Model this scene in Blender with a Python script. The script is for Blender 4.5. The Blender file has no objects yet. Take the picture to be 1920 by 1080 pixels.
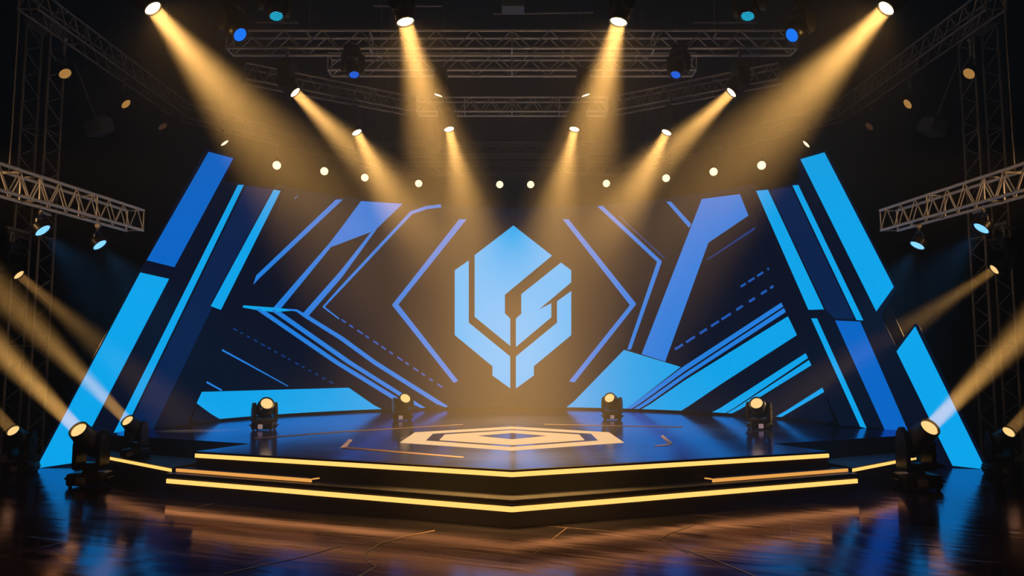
import bpy, bmesh, math, random
from mathutils import Vector, Matrix, Euler
random.seed(7)
C = bpy.context.scene.collection
PI = math.pi

# ------------------------------------------------------------------ camera model (1920x1080)
F = 1400.0
TILT = math.atan(128 / F)
HC = 1.7
def ray(u, v):
    a = (u - 960) / F; b = (540 - v) / F
    return Vector((a, math.cos(TILT) - b * math.sin(TILT), math.sin(TILT) + b * math.cos(TILT)))
def on_z(u, v, z):
    r = ray(u, v); k = (z - HC) / r.z
    return Vector((r.x * k, r.y * k, z))
def on_y(u, v, y):
    r = ray(u, v); k = y / r.y
    return Vector((r.x * k, y, HC + r.z * k))

# ------------------------------------------------------------------ materials
def lin(c):
    c = c / 255.0
    return c / 12.92 if c <= 0.04045 else ((c + 0.055) / 1.055) ** 2.4
def srgb(r, g, b): return (lin(r), lin(g), lin(b), 1)
def new_mat(name):
    m = bpy.data.materials.new(name); m.use_nodes = True
    nt = m.node_tree; nt.nodes.clear()
    out = nt.nodes.new('ShaderNodeOutputMaterial')
    return m, nt, out
def pbr(name, col, rough=0.5, metal=0.0, noise=0.0, scale=20, bump=0.0, spec=0.5):
    m, nt, out = new_mat(name)
    b = nt.nodes.new('ShaderNodeBsdfPrincipled')
    b.inputs['Base Color'].default_value = col if len(col) == 4 else (*col, 1)
    b.inputs['Roughness'].default_value = rough
    b.inputs['Metallic'].default_value = metal
    b.inputs['Specular IOR Level'].default_value = spec
    if noise or bump:
        tc = nt.nodes.new('ShaderNodeTexCoord')
        n = nt.nodes.new('ShaderNodeTexNoise'); n.inputs['Scale'].default_value = scale; n.inputs['Detail'].default_value = 4
        nt.links.new(tc.outputs['Object'], n.inputs['Vector'])
        if noise:
            mr = nt.nodes.new('ShaderNodeMapRange')
            mr.inputs['To Min'].default_value = max(0.02, rough - noise); mr.inputs['To Max'].default_value = min(1, rough + noise)
            nt.links.new(n.outputs['Fac'], mr.inputs['Value']); nt.links.new(mr.outputs['Result'], b.inputs['Roughness'])
        if bump:
            bp = nt.nodes.new('ShaderNodeBump'); bp.inputs['Strength'].default_value = bump; bp.inputs['Distance'].default_value = 0.01
            nt.links.new(n.outputs['Fac'], bp.inputs['Height']); nt.links.new(bp.outputs['Normal'], b.inputs['Normal'])
    nt.links.new(b.outputs[0], out.inputs[0])
    return m
def glow(name, col, strength, sample=True):
    m, nt, out = new_mat(name)
    e = nt.nodes.new('ShaderNodeEmission'); e.inputs[0].default_value = col; e.inputs[1].default_value = strength
    nt.links.new(e.outputs[0], out.inputs[0])
    m.cycles.emission_sampling = 'FRONT' if sample else 'NONE'
    return m
def glow_dots(name, lo, hi, slo, shi, scale, sample=False):
    m, nt, out = new_mat(name)
    tc = nt.nodes.new('ShaderNodeTexCoord')
    vo = nt.nodes.new('ShaderNodeTexVoronoi'); vo.inputs['Scale'].default_value = scale
    vo.inputs['Randomness'].default_value = 0.35; vo.voronoi_dimensions = '2D'
    sx = nt.nodes.new('ShaderNodeSeparateXYZ'); cx = nt.nodes.new('ShaderNodeCombineXYZ')
    nt.links.new(tc.outputs['Object'], sx.inputs[0]); nt.links.new(sx.outputs['Y'], cx.inputs['X']); nt.links.new(sx.outputs['Z'], cx.inputs['Y'])
    nt.links.new(cx.outputs[0], vo.inputs['Vector'])
    mr = nt.nodes.new('ShaderNodeMapRange'); mr.inputs['From Min'].default_value = 0.2; mr.inputs['From Max'].default_value = 0.38
    mr.inputs['To Min'].default_value = 1; mr.inputs['To Max'].default_value = 0
    nt.links.new(vo.outputs['Distance'], mr.inputs['Value'])
    a = nt.nodes.new('ShaderNodeEmission'); a.inputs[0].default_value = lo; a.inputs[1].default_value = slo
    b = nt.nodes.new('ShaderNodeEmission'); b.inputs[0].default_value = hi; b.inputs[1].default_value = shi
    mx = nt.nodes.new('ShaderNodeMixShader')
    nt.links.new(mr.outputs['Result'], mx.inputs[0]); nt.links.new(a.outputs[0], mx.inputs[1]); nt.links.new(b.outputs[0], mx.inputs[2])
    nt.links.new(mx.outputs[0], out.inputs[0])
    m.cycles.emission_sampling = 'FRONT' if sample else 'NONE'
    return m
def glow_stripes(name, lo, hi, s, scale):
    m, nt, out = new_mat(name)
    tc = nt.nodes.new('ShaderNodeTexCoord')
    w = nt.nodes.new('ShaderNodeTexWave'); w.bands_direction = 'Z'; w.inputs['Scale'].default_value = scale; w.inputs['Distortion'].default_value = 1.2
    nt.links.new(tc.outputs['Object'], w.inputs['Vector'])
    cr = nt.nodes.new('ShaderNodeValToRGB'); cr.color_ramp.elements[0].position = 0.3; cr.color_ramp.elements[1].position = 0.55
    cr.color_ramp.elements[0].color = lo; cr.color_ramp.elements[1].color = hi
    nt.links.new(w.outputs['Fac'], cr.inputs[0])
    e = nt.nodes.new('ShaderNodeEmission'); e.inputs[1].default_value = s
    nt.links.new(cr.outputs[0], e.inputs[0]); nt.links.new(e.outputs[0], out.inputs[0])
    m.cycles.emission_sampling = 'NONE'
    return m

def floor_mat(name, base, rough_lo, rough_hi, bump, plank, seam_col, ior=1.6, ang=0.0, tint=(1, .62, 1, 1)):
    """dark glossy boards: long streaks in the gloss, thin seams"""
    m, nt, out = new_mat(name)
    L = nt.links.new
    tc = nt.nodes.new('ShaderNodeTexCoord')
    mp = nt.nodes.new('ShaderNodeMapping'); mp.inputs['Rotation'].default_value = (0, 0, ang)
    L(tc.outputs['Object'], mp.inputs['Vector'])
    st = nt.nodes.new('ShaderNodeMapping'); st.inputs['Scale'].default_value = (0.6, 6.0, 1)
    L(mp.outputs[0], st.inputs['Vector'])
    n1 = nt.nodes.new('ShaderNodeTexNoise'); n1.inputs['Scale'].default_value = 1.1; n1.inputs['Detail'].default_value = 6
    L(st.outputs[0], n1.inputs['Vector'])
    n2 = nt.nodes.new('ShaderNodeTexNoise'); n2.inputs['Scale'].default_value = 0.55; n2.inputs['Detail'].default_value = 3
    L(mp.outputs[0], n2.inputs['Vector'])
    br = nt.nodes.new('ShaderNodeTexBrick'); br.inputs['Scale'].default_value = 1.0
    br.inputs['Brick Width'].default_value = plank[0]; br.inputs['Row Height'].default_value = plank[1]
    br.inputs['Mortar Size'].default_value = plank[2]; br.inputs['Mortar Smooth'].default_value = 0.3
    br.inputs['Color1'].default_value = (1, 1, 1, 1); br.inputs['Color2'].default_value = (0.75, 0.75, 0.75, 1); br.inputs['Mortar'].default_value = (0, 0, 0, 1)
    L(mp.outputs[0], br.inputs['Vector'])
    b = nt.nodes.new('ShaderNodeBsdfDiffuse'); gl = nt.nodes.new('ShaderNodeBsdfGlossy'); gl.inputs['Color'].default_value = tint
    fr = nt.nodes.new('ShaderNodeFresnel'); fr.inputs['IOR'].default_value = ior
    msh = nt.nodes.new('ShaderNodeMixShader')
    mixc = nt.nodes.new('ShaderNodeMix'); mixc.data_type = 'RGBA'
    mixc.inputs[6].default_value = base; mixc.inputs[7].default_value = seam_col
    L(br.outputs['Fac'], mixc.inputs[0]); L(mixc.outputs[2], b.inputs['Color'])
    add = nt.nodes.new('ShaderNodeMath'); add.operation = 'MULTIPLY_ADD'; add.inputs[1].default_value = 0.5
    L(n1.outputs['Fac'], add.inputs[0])
    half = nt.nodes.new('ShaderNodeMath'); half.operation = 'MULTIPLY'; half.inputs[1].default_value = 0.5
    L(n2.outputs['Fac'], half.inputs[0]); L(half.outputs[0], add.inputs[2])
    mr = nt.nodes.new('ShaderNodeMapRange'); mr.inputs['From Min'].default_value = 0.35; mr.inputs['From Max'].default_value = 0.65
    mr.inputs['To Min'].default_value = rough_lo; mr.inputs['To Max'].default_value = rough_hi
    L(add.outputs[0], mr.inputs['Value']); L(mr.outputs[0], gl.inputs['Roughness'])
    sub = nt.nodes.new('ShaderNodeMath'); sub.operation = 'MULTIPLY_ADD'; sub.inputs[1].default_value = -0.6
    L(br.outputs['Fac'], sub.inputs[0]); L(n1.outputs['Fac'], sub.inputs[2])
    bp = nt.nodes.new('ShaderNodeBump'); bp.inputs['Strength'].default_value = bump; bp.inputs['Distance'].default_value = 0.02
    L(sub.outputs[0], bp.inputs['Height']); L(bp.outputs[0], b.inputs['Normal']); L(bp.outputs[0], gl.inputs['Normal']); L(bp.outputs[0], fr.inputs['Normal'])
    L(fr.outputs[0], msh.inputs[0]); L(b.outputs[0], msh.inputs[1]); L(gl.outputs[0], msh.inputs[2]); L(msh.outputs[0], out.inputs[0])
    return m

CY = srgb(8, 172, 242); CY2 = srgb(10, 165, 240)
BL = srgb(36, 136, 235); DB = srgb(4, 106, 204); NV = srgb(4, 34, 78)
WARM = (1.0, 0.56, 0.17)
M = dict(
    black=pbr('black_plastic', (0.012, 0.011, 0.011), 0.42, 0, 0.12, 30, 0.05),
    black2=pbr('black_enamel', (0.02, 0.018, 0.017), 0.35, 0.2, 0.1, 25),
    rubber=pbr('rubber', (0.01, 0.01, 0.01), 0.8),
    steel=pbr('truss_aluminium', (0.8, 0.77, 0.74), 0.45, 0.25, 0.12, 14),
    darksteel=pbr('dark_steel', (0.36, 0.34, 0.33), 0.5, 0.3, 0.1, 14),
    riser=pbr('stage_skirt_black', (0.018, 0.015, 0.012), 0.48, 0, 0.12, 9, 0.04),
    wall=pbr('black_drape', (0.008, 0.008, 0.009), 0.9, 0, 0, 4, 0.1, 0.2),
    ceil=pbr('black_ceiling', (0.008, 0.008, 0.008), 0.9, 0, 0, 4, 0.1, 0.2),
    boxgrey=pbr('speaker_grey', (0.12, 0.14, 0.18), 0.55, 0.1, 0.1, 30),
    silver=pbr('display_glass', (0.5, 0.45, 0.45), 0.25, 0.4, 0.05, 30),
    lcd=glow('lit_display', srgb(150, 122, 120), 1.0, False),
    tape=pbr('floor_tape', (0.09, 0.06, 0.055), 0.6, 0, 0.1, 12, 0, 0.1), tapefloor=pbr('floor_tape_glossy', (0.40, 0.24, 0.13), 0.26, 0, 0.08, 12, 0, 1.0),
    tapelight=pbr('pale_floor_paint', (0.38, 0.27, 0.23), 0.5, 0, 0.1, 12),
    panel=pbr('panel_black', (0.006, 0.007, 0.010), 0.45, 0, 0.1, 8),
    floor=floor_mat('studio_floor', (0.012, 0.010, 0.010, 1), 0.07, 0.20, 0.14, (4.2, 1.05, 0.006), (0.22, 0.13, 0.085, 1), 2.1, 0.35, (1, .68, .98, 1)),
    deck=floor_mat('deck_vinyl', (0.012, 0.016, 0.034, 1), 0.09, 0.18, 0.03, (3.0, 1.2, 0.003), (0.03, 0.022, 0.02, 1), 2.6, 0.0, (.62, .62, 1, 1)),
    cyan=glow('led_cyan', CY, 1.05), cyan2=glow('led_cyan_emblem', srgb(40, 180, 245), 1.15),
    blue=glow('led_blue', BL, 0.98), deep=glow('led_deep_blue', DB, 1.05), navy=glow('led_navy', NV, 1.0),
    mid=glow('led_mid_blue', srgb(30, 92, 185), 1.0, False),
    dim=glow('led_dim_blue', srgb(14, 60, 130), 1.0, False),
    screen=glow('led_screen_dark', srgb(4, 14, 36), 1.0, False),
    strip=glow('gold_led_strip', (1.5, .80, .19, 1), 1.0), strip2=glow('amber_led_strip', (.92, .40, .085, 1), 1.0),
    hexglow=glow('peach_glow', srgb(252, 203, 148), 1.0),
    hot=glow('lens_white_hot', (1.0, 0.80, 0.42, 1), 7.0, False),
    warm=glow_dots('lens_warm_led', srgb(255, 190, 90), srgb(255, 236, 180), 1.0, 1.7, 62),
    row=glow('lens_row_warm', (1.0, 0.74, 0.42, 1), 2.6, False),
    amber=glow_dots('lens_amber_dots', srgb(150, 80, 20), srgb(255, 200, 110), 0.8, 1.3, 44),
    dull=glow_dots('lens_dull', srgb(70, 42, 28), srgb(110, 72, 52), 0.7, 0.8, 44),  # unlit lens, its brownish tone put in as a faint glow
    ice=glow_dots('lens_ice_dots', srgb(20, 130, 210), srgb(180, 240, 255), 1.6, 2.4, 40),
    lblue=glow('lens_blue', srgb(14, 120, 245), 1.2, False),
    lcyan=glow_stripes('lens_cyan_stripes', srgb(0, 60, 90), srgb(40, 205, 240), 1.2, 9),
    lblue2=glow_stripes('lens_blue_stripes', srgb(8, 50, 150), srgb(40, 120, 255), 1.2, 9),
)

# ------------------------------------------------------------------ mesh builder
class MB:
    def __init__(s): s.bm = bmesh.new()
    def _add(s, verts, faces, mat=None):
        vs = [s.bm.verts.new(mat @ Vector(v) if mat else Vector(v)) for v in verts]
        for f in faces:
            try: s.bm.faces.new([vs[i] for i in f])
            except ValueError: pass
        return vs
    def box(s, c, d, mat=None, bevel=0.0):
        b = bmesh.new(); bmesh.ops.create_cube(b, size=1)
        bmesh.ops.scale(b, vec=d, verts=b.verts)
        if bevel: bmesh.ops.bevel(b, geom=list(b.edges), offset=bevel, segments=2, affect='EDGES', profile=0.5)
        bmesh.ops.translate(b, vec=c, verts=b.verts)
        if mat: bmesh.ops.transform(b, matrix=mat, verts=b.verts)
        s.merge(b)
    def merge(s, b):
        b.verts.index_update()
        vs = [s.bm.verts.new(v.co) for v in b.verts]
        for f in b.faces:
            nf = s.bm.faces.new([vs[v.index] for v in f.verts]); nf.smooth = f.smooth
        b.free()
    def tube(s, a, b_, r, n=8, r2=None):
        a = Vector(a); b_ = Vector(b_); d = b_ - a
        q = d.to_track_quat('Z', 'Y').to_matrix().to_4x4(); q.translation = a
        r2 = r if r2 is None else r2; L = d.length
        vv = [(r * math.cos(2*PI*i/n), r * math.sin(2*PI*i/n), 0) for i in range(n)] + [(r2 * math.cos(2*PI*i/n), r2 * math.sin(2*PI*i/n), L) for i in range(n)]
        ff = [(i, (i+1) % n, n + (i+1) % n, n + i) for i in range(n)] + [tuple(range(n-1, -1, -1)), tuple(range(n, 2*n))]
        s._add(vv, ff, q)
    def path(s, pts, r, n=8):
        pts = [Vector(p) for p in pts]; rings = []
        for i, p in enumerate(pts):
            d = (pts[min(i+1, len(pts)-1)] - pts[max(i-1, 0)]).normalized()
            q = d.to_track_quat('Z', 'Y').to_matrix()
            rings.append([s.bm.verts.new(p + q @ Vector((r*math.cos(2*PI*k/n), r*math.sin(2*PI*k/n), 0))) for k in range(n)])
        for a, b in zip(rings, rings[1:]):
            for k in range(n): s.bm.faces.new((a[k], a[(k+1) % n], b[(k+1) % n], b[k]))
        s.bm.faces.new(rings[0][::-1]); s.bm.faces.new(rings[-1])
    def lathe_x(s, prof, n=28, sq=0.0):
        """profile of (x, r) turned about the X axis"""
        rings = []
        for x, r in prof:
            ring = []
            for k in range(n):
                a = 2*PI*k/n; c, si = math.cos(a), math.sin(a)
                kx = 1 + sq * (1/max(abs(c), abs(si)) - 1)
                ring.append(s.bm.verts.new((x, r*c*kx, r*si*kx)))
            rings.append(ring)
        for a, b in zip(rings, rings[1:]):
            for k in range(n): s.bm.faces.new((a[k], a[(k+1) % n], b[(k+1) % n], b[k]))
        s.bm.faces.new(rings[0][::-1]); s.bm.faces.new(rings[-1])
    def prism(s, poly, z0, z1):
        n = len(poly)
        vv = [(p[0], p[1], z0) for p in poly] + [(p[0], p[1], z1) for p in poly]
        area = sum(poly[i][0]*poly[(i+1) % n][1] - poly[(i+1) % n][0]*poly[i][1] for i in range(n))
        if area < 0: vv = [(p[0], p[1], z0) for p in poly[::-1]] + [(p[0], p[1], z1) for p in poly[::-1]]
        ff = [(i, (i+1) % n, n + (i+1) % n, n + i) for i in range(n)] + [tuple(range(n-1, -1, -1)), tuple(range(n, 2*n))]
        s._add(vv, ff)
    def build(s, name, mat, parent=None, origin=None, smooth=False, tri=True):
        bm = s.bm
        if tri:
            big = [f for f in bm.faces if len(f.verts) > 4]
            if big: bmesh.ops.triangulate(bm, faces=big)
        bmesh.ops.recalc_face_normals(bm, faces=bm.faces)
        if origin is not None: bmesh.ops.translate(bm, vec=-Vector(origin), verts=bm.verts)
        me = bpy.data.meshes.new(name); bm.to_mesh(me); bm.free()
        me.materials.append(mat)
        if smooth:
            for p in me.polygons: p.use_smooth = True
            try: me.set_sharp_from_angle(angle=math.radians(38))
            except Exception: pass
        o = bpy.data.objects.new(name, me); C.objects.link(o)
        if parent: o.parent = parent
        elif origin is not None: o.location = origin
        return o

def tag(o, label=None, cat=None, group=None, kind=None):
    if label: o['label'] = label
    if cat: o['category'] = cat
    if group: o['group'] = group
    if kind: o['kind'] = kind
    return o
def empty(name, loc, label, cat, group=None):
    o = bpy.data.objects.new(name, None); C.objects.link(o); o.location = loc; o.empty_display_size = 0.1
    return tag(o, label, cat, group)

SA = 'blue-topped panel'      # the slanted panel whose upper wide bar is deep blue
SB = 'cyan-topped panel'      # the one whose upper wide bar is cyan

# ------------------------------------------------------------------ room
def struct(name, mb, mat): return tag(mb.build(name, mat), kind='structure')
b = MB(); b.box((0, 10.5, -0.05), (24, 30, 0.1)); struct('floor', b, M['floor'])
b = MB(); b.box((0, 10.5, 10.05), (24, 30, 0.1)); struct('ceiling', b, M['ceil'])
def drape(name, p0, p1, n, amp, h, thick):
    b = MB(); p0 = Vector(p0); p1 = Vector(p1); d = (p1 - p0); nn = Vector((-d.y, d.x, 0)).normalized()
    front, back = [], []
    for i in range(n + 1):
        t = i / n; w = amp * (0.5 + 0.5 * math.sin(t * d.length * 7.0)) * (0.7 + 0.3 * math.sin(t * d.length * 1.9))
        front.append(p0 + d * t + nn * w); back.append(p0 + d * t - nn * thick)
    b.prism([(p.x, p.y) for p in front + back[::-1]], 0, h)
    struct(name, b, M['wall'])
drape('wall_back', (11.9, 23.6, 0), (-11.9, 23.6, 0), 400, -0.14, 10, 0.2)
drape('wall_left', (-11.5, 23.4, 0), (-11.5, -4, 0), 420, -0.14, 10, 0.2)
drape('wall_right', (11.5, -4, 0), (11.5, 23.4, 0), 420, -0.14, 10, 0.2)

drape('wall_front', (-11.9, -4.2, 0), (11.9, -4.2, 0), 60, -0.1, 10, 0.2)
# ------------------------------------------------------------------ stage
ZL, ZD = 0.275, 0.534
def mirror(poly): return [(-x, y) for x, y in poly]
def strip_along(pts, out, thick, z0, z1):
    """thin bar following pts, standing OUT in front of them"""
    outer = []
    for i, p in enumerate(pts):
        p = Vector(p); ns = []
        for a, c in ((i-1, i), (i, i+1)):
            if a >= 0 and c < len(pts):
                d = (Vector(pts[c]) - Vector(pts[a])).normalized(); ns.append(Vector((d.y, -d.x)))
        n = sum(ns, Vector((0, 0))).normalized(); k = 1 / max(0.5, n.dot(ns[0]))
        outer.append((tuple(p + n * out * k), tuple(p + n * (out + thick) * k)))
    b = MB(); b.prism([o[1] for o in outer] + [o[0] for o in outer][::-1], z0, z1)
    return b
# upper deck
Lh = [(0, 7.868), (-3.894, 9.354), (-3.498, 10.143), (-6.093, 11.304)]
deck_back = [(-6.08, 12.03), (-5.3, 12.48), (-5.3, 14.4), (-2.9, 16.9), (0, 17.5)]
half = Lh + deck_back
poly = half + [(-x, y) for x, y in half[1:-1]][::-1]
b = MB(); b.prism(poly, ZL, ZD - 0.012)
deck = b.build('stage_deck', M['riser'])
tag(deck, 'upper stage deck with glossy blue-lit top, pointed front and gold light strip', 'stage')
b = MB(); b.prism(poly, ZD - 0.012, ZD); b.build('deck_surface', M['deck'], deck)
front = [(-3.894, 9.354), (0, 7.868), (3.894, 9.354)]
strip_along(front, 0.002, 0.018, ZD - 0.075, ZD - 0.028).build('light_strip', M['strip'], deck)
strip_along(front, 0.0, 0.028, ZD - 0.024, ZD - 0.002).build('edge_trim', M['riser'], deck)
# flat peach hexagons on the deck, brightness put in as emission
def floor_plate(name, polys, mat, parent, z=ZD, h=0.004, hole=None):
    b = MB()
    for p in polys:
        pts = [on_z(u, v, z) for u, v in p]
        b.prism([(q.x, q.y) for q in pts], z + 0.0005, z + h)
    return b.build(name, mat, parent)
def ring_plate(name, outer, inner, mat, parent):
    O = [on_z(u, v, ZD) for u, v in outer]; I = [on_z(u, v, ZD) for u, v in inner]
    b = MB(); n = len(O)
    for i in range(n):
        j = (i + 1) % n
        b.prism([(O[i].x, O[i].y), (O[j].x, O[j].y), (I[j].x, I[j].y), (I[i].x, I[i].y)], ZD + 0.0005, ZD + 0.004)
    bmesh.ops.remove_doubles(b.bm, verts=b.bm.verts, dist=0.0005)
    return b.build(name, mat, parent)
ring_plate('hexagon_plate', [(960, 845), (750, 830), (778, 811), (960, 800), (1142, 811), (1170, 830)],
           [(960, 838.5), (798, 826.5), (812, 813), (960, 804.5), (1108, 813), (1122, 826.5)], M['hexglow'], deck)
ring_plate('hexagon_plate', [(960, 834.5), (824, 825.3), (834, 815), (960, 807), (1086, 815), (1096, 825.3)],
           [(960, 824.2), (938, 822), (892, 817.3), (960, 811.7), (1028, 817.3), (982, 822)], M['hexglow'], deck)
floor_plate('floor_bracket', [[(638, 840), (654, 824), (661, 825), (650, 838)]], M['tapelight'], deck)
floor_plate('floor_bracket', [[(1243, 816), (1262, 832), (1256, 834), (1252, 830), (1239, 818)]], M['tapelight'], deck)
floor_plate('floor_bracket', [[(1228, 835.5), (1262, 832), (1254, 835.5), (1226, 837)]], M['tapelight'], deck)
floor_plate('floor_line', [[(650, 838), (870, 857), (868, 859), (640, 840.5)]], M['tape'], deck)
floor_plate('floor_line', [[(477, 821.5), (640, 809), (868, 795.6), (868, 796.6), (640, 810.4), (477, 823)]], M['tape'], deck)
floor_plate('floor_line', [[(1020, 795.6), (1280, 800.4), (1280, 801.6), (1020, 796.4)]], M['tape'], deck)

# lower riser
Lr = [(0, 7.609), (-4.216, 9.315), (-3.95, 10.1), (-6.07, 11.30)]
half = Lr + deck_back
poly = half + [(-x, y) for x, y in half[1:-1]][::-1]
b = MB(); b.prism(poly, 0, ZL)
low = b.build('stage_riser', M['riser'])
tag(low, 'wide black lower stage step with pointed front and gold light strip, resting on floor', 'stage step')
front = [(-4.216, 9.315), (0, 7.609), (4.216, 9.315)]
strip_along(front, 0.002, 0.018, ZL - 0.118, ZL - 0.068).build('light_strip', M['strip'], low)
strip_along(front, 0.0, 0.024, ZL - 0.040, ZL - 0.001).build('edge_trim', M['riser'], low)
# side steps
for sx, nm in ((1, SA), (-1, SB)):
    m_ = (lambda p: p) if sx == 1 else mirror
    A = [(-2.26, 8.60), (-4.14, 9.385)]
    pA = A + [(-3.97, 9.46), (-3.93, 9.355), (-2.36, 8.728)]
    b = MB(); b.prism(m_(pA), ZL + 0.001, ZL + 0.05)
    o = tag(b.build('stage_tread', M['riser']), 'thin black tread with amber light edge on the lower step toward the ' + nm, 'step', 'treads with amber edges')
    pts = m_(A); pts = pts[::-1] if sx == 1 else pts
    strip_along(pts, 0.001, 0.012, ZL + 0.008, ZL + 0.046).build('light_strip', M['strip2'], o)
    endp = m_([(-2.256, 8.60), (-2.195, 8.665)])
    b = MB(); b.tube((*endp[0], ZL + 0.043), (*endp[1], ZL + 0.043), 0.008); b.build('corner_trim', M['strip2'], o)
    Bf = [(-4.215, 9.42), (-5.60, 10.54)]
    pB = Bf + [(-5.95, 11.16), (-4.04, 10.09)]
    b = MB(); b.prism(m_(pB), 0, 0.325)
    o = tag(b.build('side_step', M['riser']), 'low black side step with gold light strip beside the floor lamps, near the ' + nm, 'stage step', 'side steps')
    pts = m_(Bf); pts = pts[::-1] if sx == 1 else pts
    strip_along(pts, 0.001, 0.012, 0.275, 0.312).build('light_strip', M['strip'], o)

# ------------------------------------------------------------------ plates mapped on a surface
def densify(poly, step=18):
    out = []
    for i in range(len(poly)):
        a = Vector(poly[i]); c = Vector(poly[(i+1) % len(poly)])
        k = max(1, int((c - a).length / step))
        out += [tuple(a.lerp(c, t / k)) for t in range(k)]
    return out
SC_Y, SC_R, SC_TOP = 10.846, 5.9, 5.07
class Cyl:
    def unproject(s, u, v):
        r = ray(u, v); R = SC_R - 0.006; a = r.x**2 + r.y**2
        disc = max(0, (r.y*SC_Y)**2 - a*(SC_Y**2 - R*R))
        k = (r.y*SC_Y + math.sqrt(disc)) / a
        p = r * k
        return (math.atan2(p.x, p.y - SC_Y) * SC_R, max(ZD + 0.047, p.z + HC))
    def place(s, q, z, w):
        a = q / SC_R; R = SC_R - w
        return Vector((R*math.sin(a), SC_Y + R*math.cos(a), z))
    cuts = 0.22
class Plane:
    """upright plane through P0 with unit direction D; w grows towards the viewer"""
    cuts = None
    def __init__(s, p0, d):
        s.p0 = Vector((*p0, 0)); s.d = Vector((*d, 0)).normalized(); s.n = Vector((s.d.y, -s.d.x, 0))
        if s.n.dot(s.p0) > 0: s.n = -s.n
    def unproject(s, u, v):
        r = ray(u, v); k = s.n.dot(s.p0) / s.n.dot(Vector((r.x, r.y, 0)))
        p = r * k
        return ((Vector((p.x, p.y, 0)) - s.p0).dot(s.d), p.z + HC)
    def place(s, q, z, w): return s.p0 + s.d*q + s.n*w + Vector((0, 0, z))
def plate(name, polys, surf, w0, w1, mat, parent, origin, dense=True, raw=False):
    mb = MB()
    for poly in polys:
        bm = bmesh.new()
        pts = poly if raw else [surf.unproject(u, v) for u, v in (densify(poly) if (dense and surf.cuts) else poly)]
        cl = []
        for p in pts:
            if not cl or (Vector(p) - Vector(cl[-1])).length > 1e-4: cl.append(p)
        f = bm.faces.new([bm.verts.new((p[0], p[1], 0)) for p in cl])
        bmesh.ops.triangulate(bm, faces=[f])
        if surf.cuts:
            lo = min(p[0] for p in cl); hi = max(p[0] for p in cl)
            q = math.ceil(lo / surf.cuts) * surf.cuts
            while q < hi:
                bmesh.ops.bisect_plane(bm, geom=bm.verts[:] + bm.edges[:] + bm.faces[:], plane_co=(q, 0, 0), plane_no=(1, 0, 0), dist=1e-5)
                q += surf.cuts
        r = bmesh.ops.extrude_face_region(bm, geom=bm.faces[:])
        top = [g for g in r['geom'] if isinstance(g, bmesh.types.BMVert)]
        tops = set(top)
        for vv in bm.verts:
            w = w1 if vv in tops else w0
            vv.co = surf.place(vv.co.x, vv.co.y, w)
        mb.merge(bm)
    return mb.build(name, mat, parent, origin=origin)

cyl = Cyl()
SO = Vector((0, SC_Y + SC_R, ZD))
scr = empty('led_screen', SO, 'tall curved dark video wall with pale blue angular emblem, standing at back of stage', 'screen')
def edge(u, v): return cyl.unproject(u, v)[0]
def outline(z0, z1, f=0.0):
    def q(t, lo, hi): return lo + (hi - lo) * t
    lb, lt, rb, rt = edge(366, 780), edge(520, 352), edge(1556, 780), edge(1410, 352)
    t0, t1 = (z0 - ZD) / (SC_TOP - ZD), (z1 - ZD) / (SC_TOP - ZD)
    n = 1
    return [(q(t0, lb, lt), z0), (q(t0, rb, rt), z0), (q(t1, rb, rt), z1), (q(t1, lb, lt), z1)]
plate('display_panel', [outline(ZD + 0.045, SC_TOP)], cyl, -0.09, 0.0, M['screen'], scr, SO, raw=True)
plate('base_plinth', [outline(ZD + 0.002, ZD + 0.044)], cyl, -0.09, 0.012, M['panel'], scr, SO, raw=True)
plate('rear_frame', [outline(ZD + 0.002, SC_TOP)], cyl, -0.16, -0.095, M['black'], scr, SO, raw=True)
def e5(pts): return [(640 + x/3, 360 + y/3) for x, y in pts]
em = [e5([(968,188),(1185,358),(920,578),(920,683),(950,712),(950,866),(750,702),(750,355)]),
      e5([(717,385),(717,735),(950,925),(950,1105),(850,1032),(850,980),(638,805),(638,440)]),
      e5([(1012,575),(1235,397),(1293,440),(1293,508),(1110,662),(1181,625),(1181,705),(982,872),(982,712),(1012,685)]),
      e5([(1293,557),(1293,805),(1083,980),(1083,1032),(982,1105),(982,925),(1213,735),(1213,615)])]
tag(plate('emblem', em, cyl, 0.001, 0.006, M['cyan2'], scr, SO), 'pale blue angular hexagonal emblem')
def stroke(pts, w):
    """polyline of pixels -> outline polygon, w = width or list of widths"""
    ws = w if isinstance(w, (list, tuple)) else [w]*len(pts); Lf, Rt = [], []
    for i in range(len(pts)):
        p = Vector(pts[i]); ns = []
        for a, c in ((i-1, i), (i, i+1)):
            if a >= 0 and c < len(pts):
                d = (Vector(pts[c]) - Vector(pts[a])).normalized(); ns.append(Vector((-d.y, d.x)))
        n = sum(ns, Vector((0, 0))).normalized(); k = 1 / max(0.4, n.dot(ns[0]))
        Lf.append(tuple(p + n*ws[i]*0.5*k)); Rt.append(tuple(p - n*ws[i]*0.5*k))
    return Lf + Rt[::-1]
def dashes(a, c, n, w, fill=0.6):
    a, c = Vector(a), Vector(c); out = []
    for i in range(n):
        f = fill * random.uniform(0.6, 1.25); t0 = i / n; t1 = min(1, t0 + f / n)
        out.append(stroke([tuple(a.lerp(c, t0)), tuple(a.lerp(c, t1))], w))
    return out
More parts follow.
